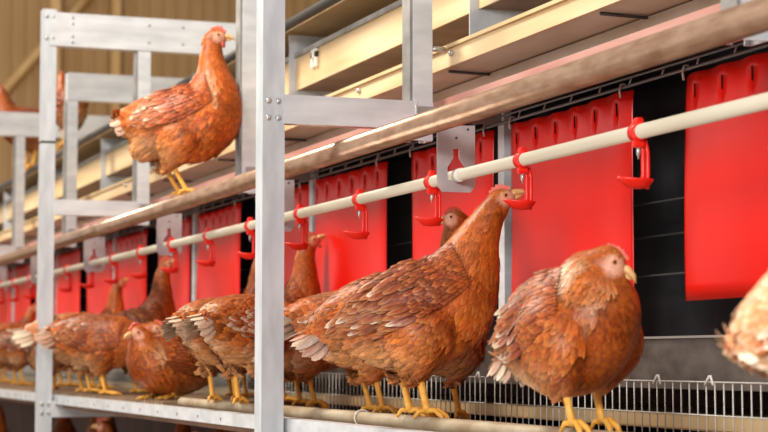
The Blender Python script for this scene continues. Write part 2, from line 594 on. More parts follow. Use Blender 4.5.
def flap(y0, y1, label, group=None, seed=0):
    rnd = random.Random(seed)
    W = y1 - y0
    z1, z0 = 0.494, 0.100
    root = empty('nest_flap', (XN - 0.022, y0, z1))
    tag(root, label, 'curtain flap', group)
    n = max(5, int(round(W / 0.1)))
    slots = [W * (i + 0.5) / n for i in range(n)]
    ys = [0.0]
    for s in slots:
        ys += [s - 0.004, s + 0.004]
    ys.append(W)
    yy = []
    for a, b2 in zip(ys[:-1], ys[1:]):
        m = 1 if b2 - a < 0.01 else 6
        yy += [a + (b2 - a) * j / m for j in range(m)]
    yy.append(W)
    zz = [0, -0.02, -0.026, -0.044] + [-0.044 - (z1 - z0 - 0.044) * j / 12 for j in range(1, 13)]
    ph = rnd.uniform(0, 6)
    b = MB()
    grid = []
    for z in zz:
        row = []
        for y in yy:
            u = y / W
            bulge = 0.004 * math.sin(u * 5 + ph) + 0.003 * math.sin(-z * 9 + ph * 2) * u
            edge = 0.012 * math.exp(-(W - y) / 0.03) + 0.010 * math.exp(-y / 0.02)
            topf = 0.006 * math.cos(2 * PI * (y - slots[0]) / (W / n)) * math.exp(z / 0.03)
            sag = 0.003 * math.sin(u * PI) * (1 if z == 0 else 0)
            row.append(b.bm.verts.new((-bulge + edge * 0.8 + topf * -0.6, y, z - sag)))
        grid.append(row)
    for i in range(len(zz) - 1):
        for j in range(len(yy) - 1):
            ym = (yy[j] + yy[j + 1]) / 2
            if i in (1, 2) and any(abs(ym - s) < 0.003 for s in slots):
                continue
            f = b.bm.faces.new((grid[i][j], grid[i][j + 1], grid[i + 1][j + 1], grid[i + 1][j]))
            f.smooth = True
    o = b.build('curtain_sheet', M['flap'], root)
    md = o.modifiers.new('solid', 'SOLIDIFY')
    md.thickness = 0.0016
    for s in ((0.03, W - 0.03) if W > 0.3 else (W / 2,)):
        MB().tube([(-0.004, s, -0.012), (-0.006, s, 0.002), (-0.003, s, 0.013), (0.004, s, 0.015), (0.007, s, 0.006)], 0.0022, 6).build('wire_hook', M['wire'], root)
    return root


far_n = 0
for i, y in enumerate(nposts[:-1]):
    if i == 0:
        continue
    a0, a1 = y + 0.045, y + 0.545           # left-side flap of bay starts at post
    b0, b1 = y + BAY - 0.62, y + BAY - 0.035
    if i == 1:
        labs = ('rightmost large red nest flap, cut off by the right edge', 'large red nest flap behind the hen resting at the right')
    elif i == 2:
        labs = ('red nest flap behind the grey plate and the head of the drinking hen', 'red nest flap right of the middle foreground post')
    elif i == 3:
        labs = ('narrow visible red nest flap directly right of the foreground post edge', 'red nest flap left of the middle foreground post, below the perching hen')
    elif i == 0:
        labs = ('red nest flap beyond the right edge of the picture',) * 2
    elif i == 4:
        labs = ('blurred red nest flap directly behind the tall dark brown neck at left', 'blurred red nest flap just left of the tall dark brown neck')
    else:
        labs = ('blurred red nest flap toward the far left end of the row',) * 2
    g = 'far red nest flaps' if i > 4 else ('near red nest flaps out of frame' if i == 0 else None)
    flap(a0, a1 + 0.01, labs[0], g, i * 2)
    flap(b0 + 0.02, b1, labs[1], g, i * 2 + 1)

# nest body: dark interior, dirty front sill
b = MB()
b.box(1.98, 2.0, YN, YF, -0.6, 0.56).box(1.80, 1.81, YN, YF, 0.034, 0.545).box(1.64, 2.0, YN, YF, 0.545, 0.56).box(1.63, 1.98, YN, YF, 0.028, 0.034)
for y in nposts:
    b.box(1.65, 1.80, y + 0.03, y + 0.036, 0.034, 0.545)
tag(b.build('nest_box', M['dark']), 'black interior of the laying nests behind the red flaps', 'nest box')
root = empty('nest_sill', (1.605, YN, -0.052))
tag(root, 'dirty grey metal sill plate under the nest openings', 'sill')
MB().box(0, 0.02, 0, YF - YN, 0, 0.088).build('sill_plate', M['sill'], root)
MB().box(-0.006, 0.022, 0, YF - YN, 0.088, 0.092).build('sill_edge', M['sill_edge'], root)
o = MB()
for z in (0.16, 0.235, 0.30):
    o.tube([(1.72, YN, z), (1.72, YF, z)], 0.0022, 6)
tag(o.build('nest_wires', M['wiredk']), 'thin horizontal wires across the dark nest openings', 'wire')

for i, y in enumerate(nposts[:-1]):
    if i == 0:
        continue
    ya, yb = y + 0.028, y + BAY - 0.022
    root = empty('wire_grille', (1.575, ya, -0.155))
    lab = {0: 'wire grille panel beyond the right edge of the picture', 1: 'wire grille panel below the hen resting at the right',
           2: 'wire grille panel below the drinking hen in the middle', 3: 'wire grille panel left of the middle foreground post'}.get(i, 'blurred wire grille panel behind the left hens')
    tag(root, lab, 'grille', 'far wire grille panels' if i > 3 else None)
    W = yb - ya
    b = MB()
    for z, xo in ((0.117, -0.002), (0.062, -0.002), (0.004, -0.002)):
        b.tube([(xo, 0, z), (xo, W, z)], 0.0014, 6)
    nb = int(W / 0.028)
    for j in range(nb + 1):
        yy = W * j / nb
        b.tube([(0, yy, 0), (0, yy, 0.117)], 0.0013, 5)
    b.build('grille_bars', M['wire'], root)
    if i < 4:
        for s in ((0.38, 0.56, W - 0.03) if i == 1 else (0.03, W * 0.5, W - 0.03)):
            b = MB()
            b.tube([(-0.006, s - 0.013, 0.112), (-0.004, s - 0.002, 0.127), (-0.004, s + 0.002, 0.127), (-0.006, s + 0.013, 0.112)], 0.0022, 6)
            b.build('clip', M['white'], root)

o = MB().box(1.645, 1.97, YN, YF, -0.125, -0.098, 0.003).build('egg_belt', M['belt'])
tag(o, 'pale beige belt visible through the wire grille at lower right', 'belt')

o = MB().box(1.962, 1.969, YN, YF, -0.145, 0.02).build('inner_back_board', M['redbrown'])
tag(o, 'dark reddish brown board behind the wire grilles and the beige belt', 'board')
# ------------------------------------------------------------ upper tier over the nests
o = MB().box(1.62, 1.626, YN, YF, 0.561, 0.6255).build('deck_board', M['under'])
tag(o, 'greyish board between the pink lip strip and the lowest tray', 'board')
o = MB().box(1.468, 1.474, YN, YF, 0.496, 0.548).box(1.474, 1.638, YN, YF, 0.538, 0.5435).build('deck_lip', M['lip'])
tag(o, 'dusty pink-brown lip strip above the upper perch', 'trim strip')
root = empty('lower_tray', (1.5, YN, 0.628))
tag(root, 'lowest tray of the upper tier, grey underside and tan front board', 'tray')
Lr = YF - YN
MB().box(0.004, 0.8, 0, Lr, 0, 0.005).build('tray_underside', M['under'], root)
MB().box(0, 0.004, 0, Lr, -0.002, 0.036).build('front_board', M['tan'], root)
MB().box(-0.008, 0.03, 0, Lr, 0.0365, 0.044).build('bright_lip', M['belt'], root)
for k in range(8):
    for off in (0.35, 0.95):
        y = Y0 - YN + (k - 1.2) * BAY + off
        if 0 < y < Lr:
            MB().tube([(0.02, y, -0.004), (0.35, y + 0.03, -0.004)], 0.0035, 6).build('underside_rod', M['darkrail'], root)
            MB().ball((-0.004, y - 0.07, 0.024), 0.007, (0.6, 1.3, 1)).build('bolt', M['bolt'], root)
root = empty('middle_tray', (1.58, YN, 0.763))
tag(root, 'middle tray of the upper tier with tan board and brown underside strip', 'tray')
MB().box(0.004, 0.13, 0, Lr, 0, 0.008).build('tray_underside', M['brown'], root)
MB().box(0, 0.004, 0, Lr, -0.002, 0.09).build('front_board', M['tan'], root)
MB().box(-0.006, 0.03, 0, Lr, 0.0905, 0.104).build('zinc_lip', M['zincdk'], root)
o = MB().box(1.80, 1.806, YN, YF, 0.633, 0.925).build('inner_board', M['tan'])
tag(o, 'tan board deep inside the upper tier behind the trays', 'board')
o = MB().tube([(1.50, YN, 0.915), (1.50, YF, 0.915)], 0.014, 16).build('high_perch', M['darkrail'])
tag(o, 'dark high perch tube along the topmost tray', 'perch')
root = empty('upper_tray', (1.55, YN, 0.93))
tag(root, 'topmost tray of the upper tier with wide brown underside', 'tray')
MB().box(0.004, 0.85, 0, Lr, 0, 0.006).build('tray_underside', M['underdk'], root)
MB().box(0, 0.004, 0, Lr, -0.002, 0.022).build('front_board', M['tan'], root)

for k in range(0, 7):
    y = Y0 + k * BAY + 0.06
    b = MB().box(1.56, 2.25, y, y + 0.004, 0.64, 0.92)
    o = b.build('tier_bulkhead', M['zinc'])
    tag(o, 'zinc bulkhead sheet inside the upper tier above the red flaps' if k > 2 else ['zinc bulkhead sheet in the upper tier beyond the right edge', 'zinc bulkhead sheet directly right of the inner upright at top centre', 'zinc bulkhead sheet in the upper tier left of the middle foreground post', 'zinc bulkhead sheet in the upper tier behind the perching hen'][k + 1], 'sheet', 'far tier bulkheads' if k > 2 else None)
for px in (314,):
    y = yat(px, 1.575)
    o = MB().box(1.570, 1.579, y - 0.024, y - 0.008, 0.80, 0.845, 0.002).box(1.570, 1.579, y + 0.008, y + 0.024, 0.80, 0.845, 0.002).box(1.570, 1.579, y - 0.024, y + 0.024, 0.825, 0.852, 0.002).build('tray_clip', M['white'])
    tag(o, 'small white forked clip on the tan tray board right of the foreground post', 'clip')

# ------------------------------------------------------------ lower tier
o = MB().box(1.10, 1.95, YN, YF, -0.64, -0.62).build('lower_tier_floor', M['floor'])
tag(o, 'soiled floor of the dim lower tier under the left hens', 'tier floor')
o = MB().box(1.16, 1.975, YN, YF, -0.165, -0.150).build('manure_board', M['brown'])
o2 = MB().box(1.96, 1.975, YN, YF, -0.62, -0.165).build('lower_back_board', M['redbrown'])
tag(o2, 'brown back board of the lower tier', 'board')
tag(o, 'brown manure board between the left hens and the lower tier', 'board')


# ------------------------------------------------------------ hens
def C(*c):
    return np.array(lin(c))


PAL = dict(
    orange=C(212, 108, 34), rust=C(166, 64, 20), dark=C(112, 44, 20), gold=C(236, 156, 76), cream=C(250, 232, 204),
    tan=C(220, 160, 104), fluff=C(232, 172, 118), deep=C(84, 34, 16))


def catmull(P, n):
    P = np.array(P, float)
    Q = np.vstack([2 * P[0] - P[1], P, 2 * P[-1] - P[-2]])
    out = []
    segs = len(P) - 1
    for i in range(n):
        t = i / (n - 1) * segs
        k = min(int(t), segs - 1)
        u = t - k
        p0, p1, p2, p3 = Q[k], Q[k + 1], Q[k + 2], Q[k + 3]
        out.append(0.5 * ((2 * p1) + (-p0 + p2) * u + (2 * p0 - 5 * p1 + 4 * p2 - p3) * u ** 2 + (-p0 + 3 * p1 - 3 * p2 + p3) * u ** 3))
    return np.array(out)


def nrm(a):
    return a / (np.linalg.norm(a, axis=-1, keepdims=True) + 1e-9)


def feather_geo(P, N, D, L, W, cb, ce, lift=0.05, curl=0.15):
    """P base points, N normals, D directions (all n x 3); L, W (n); cb, ce (n x 3)"""
    Sd = nrm(np.cross(N, D))
    L = L[:, None]
    W = W[:, None]
    li = lift if np.ndim(lift) else lift

    def pt(s, wv, up):
        return P + D * L * s + Sd * W * wv + N * (L * (li * s - curl * s * s * 0.5) + W * up)
    V = np.stack([pt(0, 0, 0), pt(.30, -.44, 0), pt(.30, 0, .10), pt(.30, .44, 0), pt(.68, -.46, -.02), pt(.68, 0, .09), pt(.68, .46, -.02),
                  pt(.92, -.26, -.02), pt(.94, 0, .04), pt(.92, .26, -.02), pt(1.02, 0, 0)], 1)
    dk = cb * .5  # darker feather root; also puts cavity shade between feathers into the colour
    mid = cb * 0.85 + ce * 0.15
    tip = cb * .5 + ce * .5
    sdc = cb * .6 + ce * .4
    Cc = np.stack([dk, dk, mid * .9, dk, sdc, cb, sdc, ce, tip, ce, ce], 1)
    n = len(P)
    F = []
    for i in range(n):
        o = i * 11
        F += [(o, o + 1, o + 2), (o, o + 2, o + 3), (o + 1, o + 4, o + 5, o + 2), (o + 2, o + 5, o + 6, o + 3),
              (o + 4, o + 7, o + 8, o + 5), (o + 5, o + 8, o + 9, o + 6), (o + 7, o + 10, o + 8), (o + 8, o + 10, o + 9)]
    return V.reshape(-1, 3), F, Cc.reshape(-1, 3)


class Geo:
    def __init__(s):
        s.V, s.F, s.C, s.m, s.sm = [], [], [], [], []
        s.n = 0

    def add(s, V, F, Cc, mi=0, smooth=True):
        s.V.append(np.asarray(V, float))
        s.C.append(np.asarray(Cc, float))
        s.F += [tuple(i + s.n for i in f) for f in F]
        s.m += [mi] * len(F)
        s.n += len(V)

    def build(s, name, mats, parent):
        V = np.vstack(s.V)
        Cc = np.vstack(s.C)
        me = bpy.data.meshes.new(name)
        me.from_pydata(V.tolist(), [], s.F)
        for q in mats:
            me.materials.append(q)
        me.polygons.foreach_set('material_index', s.m)
        me.polygons.foreach_set('use_smooth', [True] * len(s.F))
        at = me.color_attributes.new('Col', 'FLOAT_COLOR', 'POINT')
        at.data.foreach_set('color', np.hstack([Cc, np.ones((len(Cc), 1))]).ravel().astype(np.float32))
        me.update()
        o = bpy.data.objects.new(name, me)
        COL.objects.link(o)
        o.parent = parent
        return o


def tube_geo(pts, rads, n=8):
    b = MB().tube(pts, rads, n)
    V = [tuple(v.co) for v in b.bm.verts]
    b.bm.verts.index_update()
    F = [tuple(v.index for v in f.verts) for f in b.bm.faces]
    b.bm.free()
    return V, F


# spine rows: (x, y, z, half width, half height) tail -> neck end;  head: centre, direction
POSES = {
    'alert': dict(spine=[(-.168, 0, .222, .016, .014), (-.120, 0, .205, .050, .058), (-.060, 0, .196, .072, .086), (.012, 0, .190, .084, .104), (.070, 0, .214, .082, .100),
                         (.090, 0, .272, .060, .074), (.086, 0, .335, .040, .046), (.082, 0, .385, .029, .033), (.086, 0, .418, .023, .026)],
                  head=(.094, 0, .434), hd=(1, -.10, .0), feet=[(-.012, .032), (.020, -.032)], hock=.080, tail=(-.95, 0, -.18), tlen=.055, legx=-.075),
    'drinkreach': dict(spine=[(-.185, 0, .142, .018, .016), (-.145, 0, .160, .042, .045), (-.085, 0, .172, .062, .074), (-.015, 0, .172, .076, .094), (.050, 0, .198, .074, .092),
                              (.086, 0, .252, .056, .066), (.108, 0, .308, .039, .043), (.128, 0, .348, .028, .030), (.142, 0, .374, .022, .023)],
                       head=(.151, 0, .384), hd=(.88, 0, .42), feet=[(-.012, .028), (.018, -.034)], hock=.075, tail=(-.9, 0, -.35), tlen=.06, legx=-.025),
    'rest': dict(spine=[(-.150, 0, .118, .020, .018), (-.115, 0, .130, .050, .052), (-.062, 0, .140, .078, .086), (-.005, 0, .146, .092, .100), (.032, 0, .172, .090, .090),
                        (.034, 0, .205, .070, .068), (.042, 0, .228, .052, .046), (.056, 0, .243, .034, .030)],
                 head=(.074, 0, .248), hd=(.85, 0, -.42), feet=[(.005, .068), (.03, -.050)], hock=.055, tail=(-.75, 0, -.66), tlen=.06, legx=-.02),
    'stand': dict(spine=[(-.185, 0, .235, .018, .016), (-.140, 0, .222, .048, .050), (-.080, 0, .198, .068, .080), (-.010, 0, .188, .080, .096), (.060, 0, .200, .074, .090),
                         (.100, 0, .245, .052, .060), (.118, 0, .290, .034, .038), (.128, 0, .325, .026, .028), (.138, 0, .348, .022, .023)],
                  head=(.148, 0, .358), hd=(1, .0, -.05), feet=[(-.006, .030), (.014, -.030)], hock=.085, tail=(-.85, 0, .1), tlen=.06, legx=-.03),
    'drinkup': dict(spine=[(-.180, 0, .170, .018, .016), (-.135, 0, .180, .044, .046), (-.080, 0, .182, .064, .078), (-.010, 0, .182, .076, .096), (.045, 0, .215, .070, .086),
                           (.066, 0, .275, .048, .056), (.072, 0, .335, .034, .037), (.074, 0, .385, .026, .028), (.080, 0, .415, .021, .022)],
                    head=(.087, 0, .428), hd=(.80, 0, .45), feet=[(-.006, .030), (.014, -.030)], hock=.085, tail=(-.85, 0, -.3), tlen=.055, legx=-.03),
    'low': dict(spine=[(-.190, 0, .215, .018, .016), (-.145, 0, .205, .048, .050), (-.080, 0, .190, .068, .080), (-.010, 0, .180, .080, .092), (.060, 0, .180, .074, .084),
                       (.110, 0, .190, .050, .056), (.145, 0, .205, .034, .036), (.165, 0, .218, .025, .026)],
                head=(.180, 0, .224), hd=(.9, 0, -.35), feet=[(-.006, .030), (.014, -.030)], hock=.080, tail=(-.9, 0, -.1), tlen=.055, legx=-.03),
    'sit': dict(spine=[(-.170, 0, .120, .018, .016), (-.130, 0, .110, .048, .048), (-.075, 0, .098, .074, .074), (-.005, 0, .095, .088, .086), (.060, 0, .110, .080, .076),
                       (.090, 0, .140, .054, .050), (.098, 0, .165, .036, .034), (.104, 0, .180, .026, .025)],
                head=(.114, 0, .188), hd=(.95, 0, -.2), feet=[(.015, .034), (.03, -.034)], hock=.028, tail=(-.9, 0, .1), tlen=.075, legx=-.02),
}


def _unit_sphere(seg=20, rng=12):
    V = [(0, 0, 1)]
    for i in range(1, rng):
        a = PI * i / rng
        V += [(math.sin(a) * math.cos(2 * PI * j / seg), math.sin(a) * math.sin(2 * PI * j / seg), math.cos(a)) for j in range(seg)]
    V.append((0, 0, -1))
    F = [(0, 1 + j, 1 + (j + 1) % seg) for j in range(seg)]
    for i in range(rng - 2):
        o = 1 + i * seg
        F += [(o + j, o + seg + j, o + seg + (j + 1) % seg, o + (j + 1) % seg) for j in range(seg)]
    o = 1 + (rng - 2) * seg
    F += [(o + j, len(V) - 1, o + (j + 1) % seg) for j in range(seg)]
    return np.array(V), F


USV, USF = _unit_sphere()


def hen(label, pose, loc, rz, scale=1.0, seed=0, nf=2600, tone=1.0, bleach=0.3, headyaw=0.0, grip=True, group=None, neckshift=0.0, streak=0.0, wingdark=0.5, tailcream=0.4, tl=None, sc=.66, pale=0.0, hs=1.12, combh=.75):
    rg = np.random.default_rng(seed)
    nf = int(nf * 1.8) if nf > 1000 else nf
    p = POSES[pose]
    root = empty('hen', loc, rz)
    root.scale = scale if isinstance(scale, tuple) else (scale,) * 3
    tag(root, label, 'hen', group)
    sp = np.array(p['spine'], float)
    # bend the neck sideways if asked
    m = len(sp)
    for i in range(m):
        f = max(0, (i - 4) / (m - 5)) if m > 5 else 0
        sp[i, 1] += neckshift * f ** 1.5
    hc = Vector(p['head']) + Vector((0, neckshift * 1.05, 0))
    hd = Vector(p['hd']).normalized()
    hd.rotate(Matrix.Rotation(headyaw, 3, 'Z'))
    sd = Vector((0, 0, 1)).cross(hd).normalized()
    hu = hd.cross(sd).normalized()
    SP = catmull(sp, 44)
    T = nrm(np.gradient(SP[:, :3], axis=0))
    UP = np.stack([-T[:, 2], T[:, 1] * 0, T[:, 0]], 1)
    UP = nrm(UP)
    SV, SF = [], []

    def ball_geo(c, Mx):
        o = sum(len(q) for q in SV)
        SV.append(USV @ Mx.T + np.array(c))
        SF.extend([tuple(a + o for a in f) for f in USF])
    for i in range(44):
        w_, h_ = max(SP[i, 3], .004), max(SP[i, 4], .004)
        ti, ui = T[i], UP[i]
        Mx = np.outer(ti, [1, 0, 0]) * h_ * .62 + np.outer([0, 1, 0], [0, 1, 0]) * w_ + np.outer(ui, [0, 0, 1]) * h_
        ball_geo(SP[i, :3], Mx)

    def ell(c, f, s_, u, a, b_, cc):
        Mx = np.stack([np.array(f) * a, np.array(s_) * b_, np.array(u) * cc], 1)
        ball_geo(c, Mx)
    ell(hc, hd, sd, hu, .0245 * hs, .0175 * hs, .0195 * hs)
    ell(hc + hd * .014 * hs - hu * .003 * hs, hd, sd, hu, .014 * hs, .0115 * hs, .0125 * hs)
    ell(hc - hd * .012 * hs - hu * .010 * hs, hd, sd, hu, .020 * hs, .018 * hs, .022 * hs)
    if pose == 'alert':
        ell(Vector((-.088, 0, .140)), Vector((1, 0, 0)), Vector((0, 1, 0)), Vector((0, 0, 1)), .050, .056, .046)
    # thighs
    hocks = []
    for (fx, fy) in p['feet']:
        hk = Vector((fx + p['legx'] * 0.5, fy, p['hock']))
        hocks.append(hk)
        top = Vector((fx * .5 - .0, fy * 1.5, min(.16, p['hock'] + .075)))
        for q in range(7):
            u = q / 6
            c = top.lerp(hk, u)
            r = .046 * (1 - u) ** 0.8 + .012
            ball_geo(c, np.diag([r * 1.1, r * .75, r]))
    me = bpy.data.meshes.new('tmp')
    me.from_pydata(np.vstack(SV).tolist(), [], SF)
    ob = bpy.data.objects.new('tmp', me)
    COL.objects.link(ob)
    md = ob.modifiers.new('r', 'REMESH')
    md.mode = 'VOXEL'
    md.voxel_size = 0.0055 if nf > 1500 else 0.008
    md2 = ob.modifiers.new('s', 'SMOOTH')
    md2.factor = 0.5
    md2.iterations = 9
    dg = bpy.context.evaluated_depsgraph_get()
    ev = ob.evaluated_get(dg)
    m2 = ev.to_mesh()
    nv = len(m2.vertices)
    V = np.empty(nv * 3, np.float32)
    m2.vertices.foreach_get('co', V)
    V = V.reshape(-1, 3).astype(float)
    F = [tuple(f.vertices) for f in m2.polygons]
    ev.to_mesh_clear()
    bpy.data.objects.remove(ob)
    bpy.data.meshes.remove(me)
    bvh = BVHTree.FromPolygons([Vector(v) for v in V], F)

    spc = SP[:, :3]
    hcn = np.array(hc)
    hdn = np.array(hd)

    def region(Q):
        d = np.linalg.norm(Q[:, None, :] - spc[None], axis=2) - np.minimum(SP[:, 3], SP[:, 4])[None] * .6
        idx = d.argmin(1)
        t = idx / 43.0
        hdist = np.linalg.norm(Q - hcn, axis=1)
        return t, idx, hdist

    zmid = np.interp(np.linspace(0, 1, 44), np.linspace(0, 1, 44), spc[:, 2])

    def colour(Q):
        t, idx, hdist = region(Q)
        n_ = len(Q)
        rel = ((Q - spc[idx]) * UP[idx]).sum(1) / (SP[idx, 4] + 1e-6)
        j = rg.random(n_)[:, None]
        base = PAL['rust'] * (1 - j) + PAL['orange'] * j
        # belly and thigh fluff
        lowm = np.clip((-rel - .25) / .5, 0, 1) * (t < .62) * np.clip((.05 - Q[:, 0]) / .07, 0, 1) * np.clip((SP[22, 2] - .005 - Q[:, 2]) / .05, 0.1, 1)
        base = base * (1 - lowm[:, None] * .85) + PAL['fluff'] * lowm[:, None] * .85
        backm = np.clip((rel - .2) / .5, 0, 1) * (t < .6) * wingdark
        base = base * (1 - backm[:, None]) + PAL['dark'] * backm[:, None]
        neckm = np.clip((t - .62) / .12, 0, 1)
        base = base * (1 - neckm[:, None] * .5) + (PAL['orange'] * .9) * neckm[:, None] * .5
        pv = (np.sin(Q[:, 0] * 83 + seed * 1.7) * np.sin(Q[:, 2] * 71 + seed) + np.sin(Q[:, 0] * 37 + Q[:, 2] * 44 + seed * 3)) * .5
        base = base * (.96 + .26 * pv + rg.normal(0, .2, n_)).clip(.4, 1.6)[:, None]
        edge = base * .5 + PAL['gold'] * .5 * rg.uniform(.55, 1.15, n_)[:, None]
        # patchy cream
        pat = (np.sin(Q[:, 0] * 47 + seed) + np.sin(Q[:, 2] * 61 + seed * 2) + np.sin(Q[:, 1] * 53 + Q[:, 0] * 31)) / 3
        pm_ = np.clip((pat - .25) * 3, 0, 1) * bleach * (t < .7) * np.clip(lowm + .25 + (t < .15), 0, 1)
        edge = edge * (1 - pm_[:, None]) + PAL['cream'] * pm_[:, None]
        base = base * (1 - .5 * pm_[:, None]) + PAL['tan'] * .5 * pm_[:, None]
        if streak:
            sm_ = streak * np.clip(1.6 - np.abs(t - sc) / .08, 0, 1) * (rg.random(n_) < .75) * (rel > -.25)
            edge = edge * (1 - sm_[:, None]) + PAL['cream'] * 1.1 * sm_[:, None]
            base = base * (1 - sm_[:, None] * .6) + PAL['tan'] * sm_[:, None] * .6
        if pale:
            base = base * (1 - pale) + PAL['tan'] * pale
            edge = edge * (1 - pale) + PAL['cream'] * pale
        return base * tone, edge * tone, t, idx, hdist, rel

    g = Geo()
    cb, ce, t, idx, hdist, rel = colour(V)
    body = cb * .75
    # bare facial skin round the eye and at the beak root
    q = (V - hcn) @ hdn
    eyeP = hcn + hdn * .006
    sdn = np.array(sd)
    sid = np.abs((V - hcn) @ sdn)
    fw = (V - hcn) @ hdn / hs
    uw = (V - hcn) @ np.array(hu) / hs
    face = np.clip(1 - (np.hypot(fw - .010, uw + .002) / .017), 0, 1) * (sid > .006)
    face = np.clip(face * 2.2, 0, 1)[:, None]
    body = body * (1 - face) + C(222, 160, 132) * face
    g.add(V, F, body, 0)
    # contour feathers
    tri = np.array([(f[0], f[1], f[2]) for f in F] + [(f[0], f[2], f[3]) for f in F if len(f) == 4])
    A, B, Cc = V[tri[:, 0]], V[tri[:, 1]], V[tri[:, 2]]
    cr = np.cross(B - A, Cc - A)
    ar = np.linalg.norm(cr, axis=1)
    Nn = nrm(cr)
    cen = (A + B + Cc) / 3
    tt, ii, hh = region(cen)
    wgt = ar * np.where(hh < .035, 9.0, np.where(tt > .62, 3.2, 1.0))
    pick = rg.choice(len(tri), nf, p=wgt / wgt.sum())
    r1, r2 = rg.random((2, nf))
    s1 = np.sqrt(r1)
    P = A[pick] * (1 - s1)[:, None] + B[pick] * (s1 * (1 - r2))[:, None] + Cc[pick] * (s1 * r2)[:, None]
    N = Nn[pick]
    cb, ce, t, idx, hdist, rel = colour(P)
    dd_ = np.linalg.norm(P[:, None, :] - spc[None], axis=2) - np.minimum(SP[:, 3], SP[:, 4])[None] * .6
    ww_ = np.exp(-(dd_ - dd_.min(1, keepdims=True)) / .012)
    D = -nrm(ww_ @ T)
    bodyish = (t < .6)
    D = D + np.array([0, 0, -1.0]) * (np.clip(-rel + .1, 0, 1) * .9 * bodyish)[:, None]
    hm = hdist < .034
    D[hm] = -hdn - np.array(hu) * .35
    D = D + rg.normal(0, .10, (nf, 3))
    D = nrm(D - N * (D * N).sum(1, keepdims=True))
    L = np.where(hm, .0085, np.where(t > .62, .034 - .020 * np.clip((t - .7) / .3, 0, 1), .029)) * rg.uniform(.8, 1.2, nf)
    Wd = np.where(hm, .0042, np.where(t > .62, .0082 - .003 * np.clip((t - .7) / .3, 0, 1), .0125)) * rg.uniform(.85, 1.15, nf)
    fl = (rel < -.2) & bodyish
    L = np.where(fl, L * 1.15, L)
    f_ = (P - hcn) @ hdn / hs
    u_ = (P - hcn) @ np.array(hu) / hs
    s_ = np.abs((P - hcn) @ sdn) / hs
    ok = ~((np.hypot(f_ - .010, u_ + .002) < .0125) & (s_ > .006)) & ~((f_ > .016))
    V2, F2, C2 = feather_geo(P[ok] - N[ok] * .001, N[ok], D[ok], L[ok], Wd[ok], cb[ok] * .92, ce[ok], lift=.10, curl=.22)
    g.add(V2, F2, C2, 0)
    # legs
    yel = np.array([.8, .5, .1])
    for (fx, fy), hk in zip(p['feet'], hocks):
        foot = Vector((fx, fy, .009))
        parts = [([hk + Vector((0, 0, .02)), hk, hk.lerp(foot, .5), foot + Vector((0, 0, .006)), foot], [.010, .0078, .0062, .0068, .0075])]
        ext = .0 if grip else 1.0
        for a, ln in ((-.42, .040), (.0, .050), (.42, .042)):
            d = Vector((math.cos(a), math.sin(a), 0))
            if grip:
                pts = [foot, foot + d * ln * .38 + Vector((0, 0, .002)), foot + d * ln * .68 + Vector((0, 0, -.008)), foot + d * ln * .82 + Vector((0, 0, -.022))]
                tip = pts[-1] + d * .001 + Vector((0, 0, -.010))
            else:
                pts = [foot, foot + d * ln * .4 + Vector((0, 0, .001)), foot + d * ln * .8 + Vector((0, 0, -.003)), foot + d * ln + Vector((0, 0, -.004))]
                tip = pts[-1] + d * .008 + Vector((0, 0, -.003))
            parts.append((pts, [.0062, .0052, .0050, .0038]))
            parts.append(([pts[-1], tip], [.0028, .0008]))
        back = [foot, foot + Vector((-.014, 0, .0)), foot + Vector((-.022, 0, -.012 if grip else -.004))]
        parts.append((back, [.0055, .0042, .003]))
        for pts, rr in parts:
            Vt, Ft = tube_geo(pts, rr, 8)
            g.add(Vt, Ft, np.tile(yel, (len(Vt), 1)), 1)
    g.build('body', [M['feather'], M['leg']], root)

    # wing feathers, laid on the body side
    if nf >= 400:
        S4 = SP[12], SP[26]
        fr = Vector(SP[27, :3])
        rr_ = Vector(SP[5, :3])
        ax = (rr_ - fr)
        axl = ax.length * 1.02
        axd = ax.normalized()
        for sgn in (1, -1):
            gw = Geo()
            up = Vector((0, 1, 0)).cross(axd).normalized()
            if up.z < 0:
                up = -up
            rows = []
            PP, NN, DD, LL, WW, CB, CE = [], [], [], [], [], [], []
            na = 30 if nf > 1500 else 9
            nb = 15 if nf > 1500 else 5
            for ia in range(na):
                a = 1 - ia / (na - 1)             # rear first
                for ib in range(nb):
                    bfr = ib / (nb - 1)           # 0 bottom, 1 top
                    halfh = (.052 * math.sin(PI * min(1, (a * .80 + .18))) ** .7 + .006)
                    cpos = fr + axd * (a * axl * .84) + up * ((bfr - .45) * 2 * halfh + .012 - .010 * a)
                    o_ = Vector((cpos.x, sgn * .25, cpos.z))
                    hit, nn, _, _ = bvh.ray_cast(o_, Vector((0, -sgn, 0)))
                    if hit is None or hit.y * sgn < .003 or abs(nn.y) < .38:
                        continue
                    th = .0005 + .013 * math.sin(PI * min(1, a * .8 + .15)) * math.sin(PI * (bfr * .8 + .1))
                    q_ = hit + nn * th
                    PP.append(q_)
                    NN.append(nn)
                    dd = axd * 1.0 + up * (.10 - .25 * a + (bfr - .5) * -.25) * (1 if True else 1)
                    DD.append(dd)
                    big = a > .45 and bfr < .75
                    LL.append((.050 if big else .024) * rg.uniform(.85, 1.15))
                    WW.append((.0135 if big else .0105) * rg.uniform(.9, 1.1))
                    j = rg.random()
                    c0 = PAL['rust'] * (1 - wingdark) + PAL['dark'] * wingdark
                    fb = max(0.0, 1 - a / .3) * .8
                    c0 = c0 * (1 - fb) + (PAL['rust'] * .6 + PAL['orange'] * .4) * fb
                    c0 = c0 * (.7 + .6 * j)
                    ee = PAL['gold'] * .55 + c0 * .45 if not big else PAL['tan'] * .6 + c0 * .4
                    if big and rg.random() < bleach * .4:
                        ee = PAL['cream']
                    CB.append(c0 * tone)
                    CE.append(ee * tone)
            if not PP:
                continue
            PP, NN, DD = map(lambda z: np.array([tuple(v) for v in z]), (PP, NN, DD))
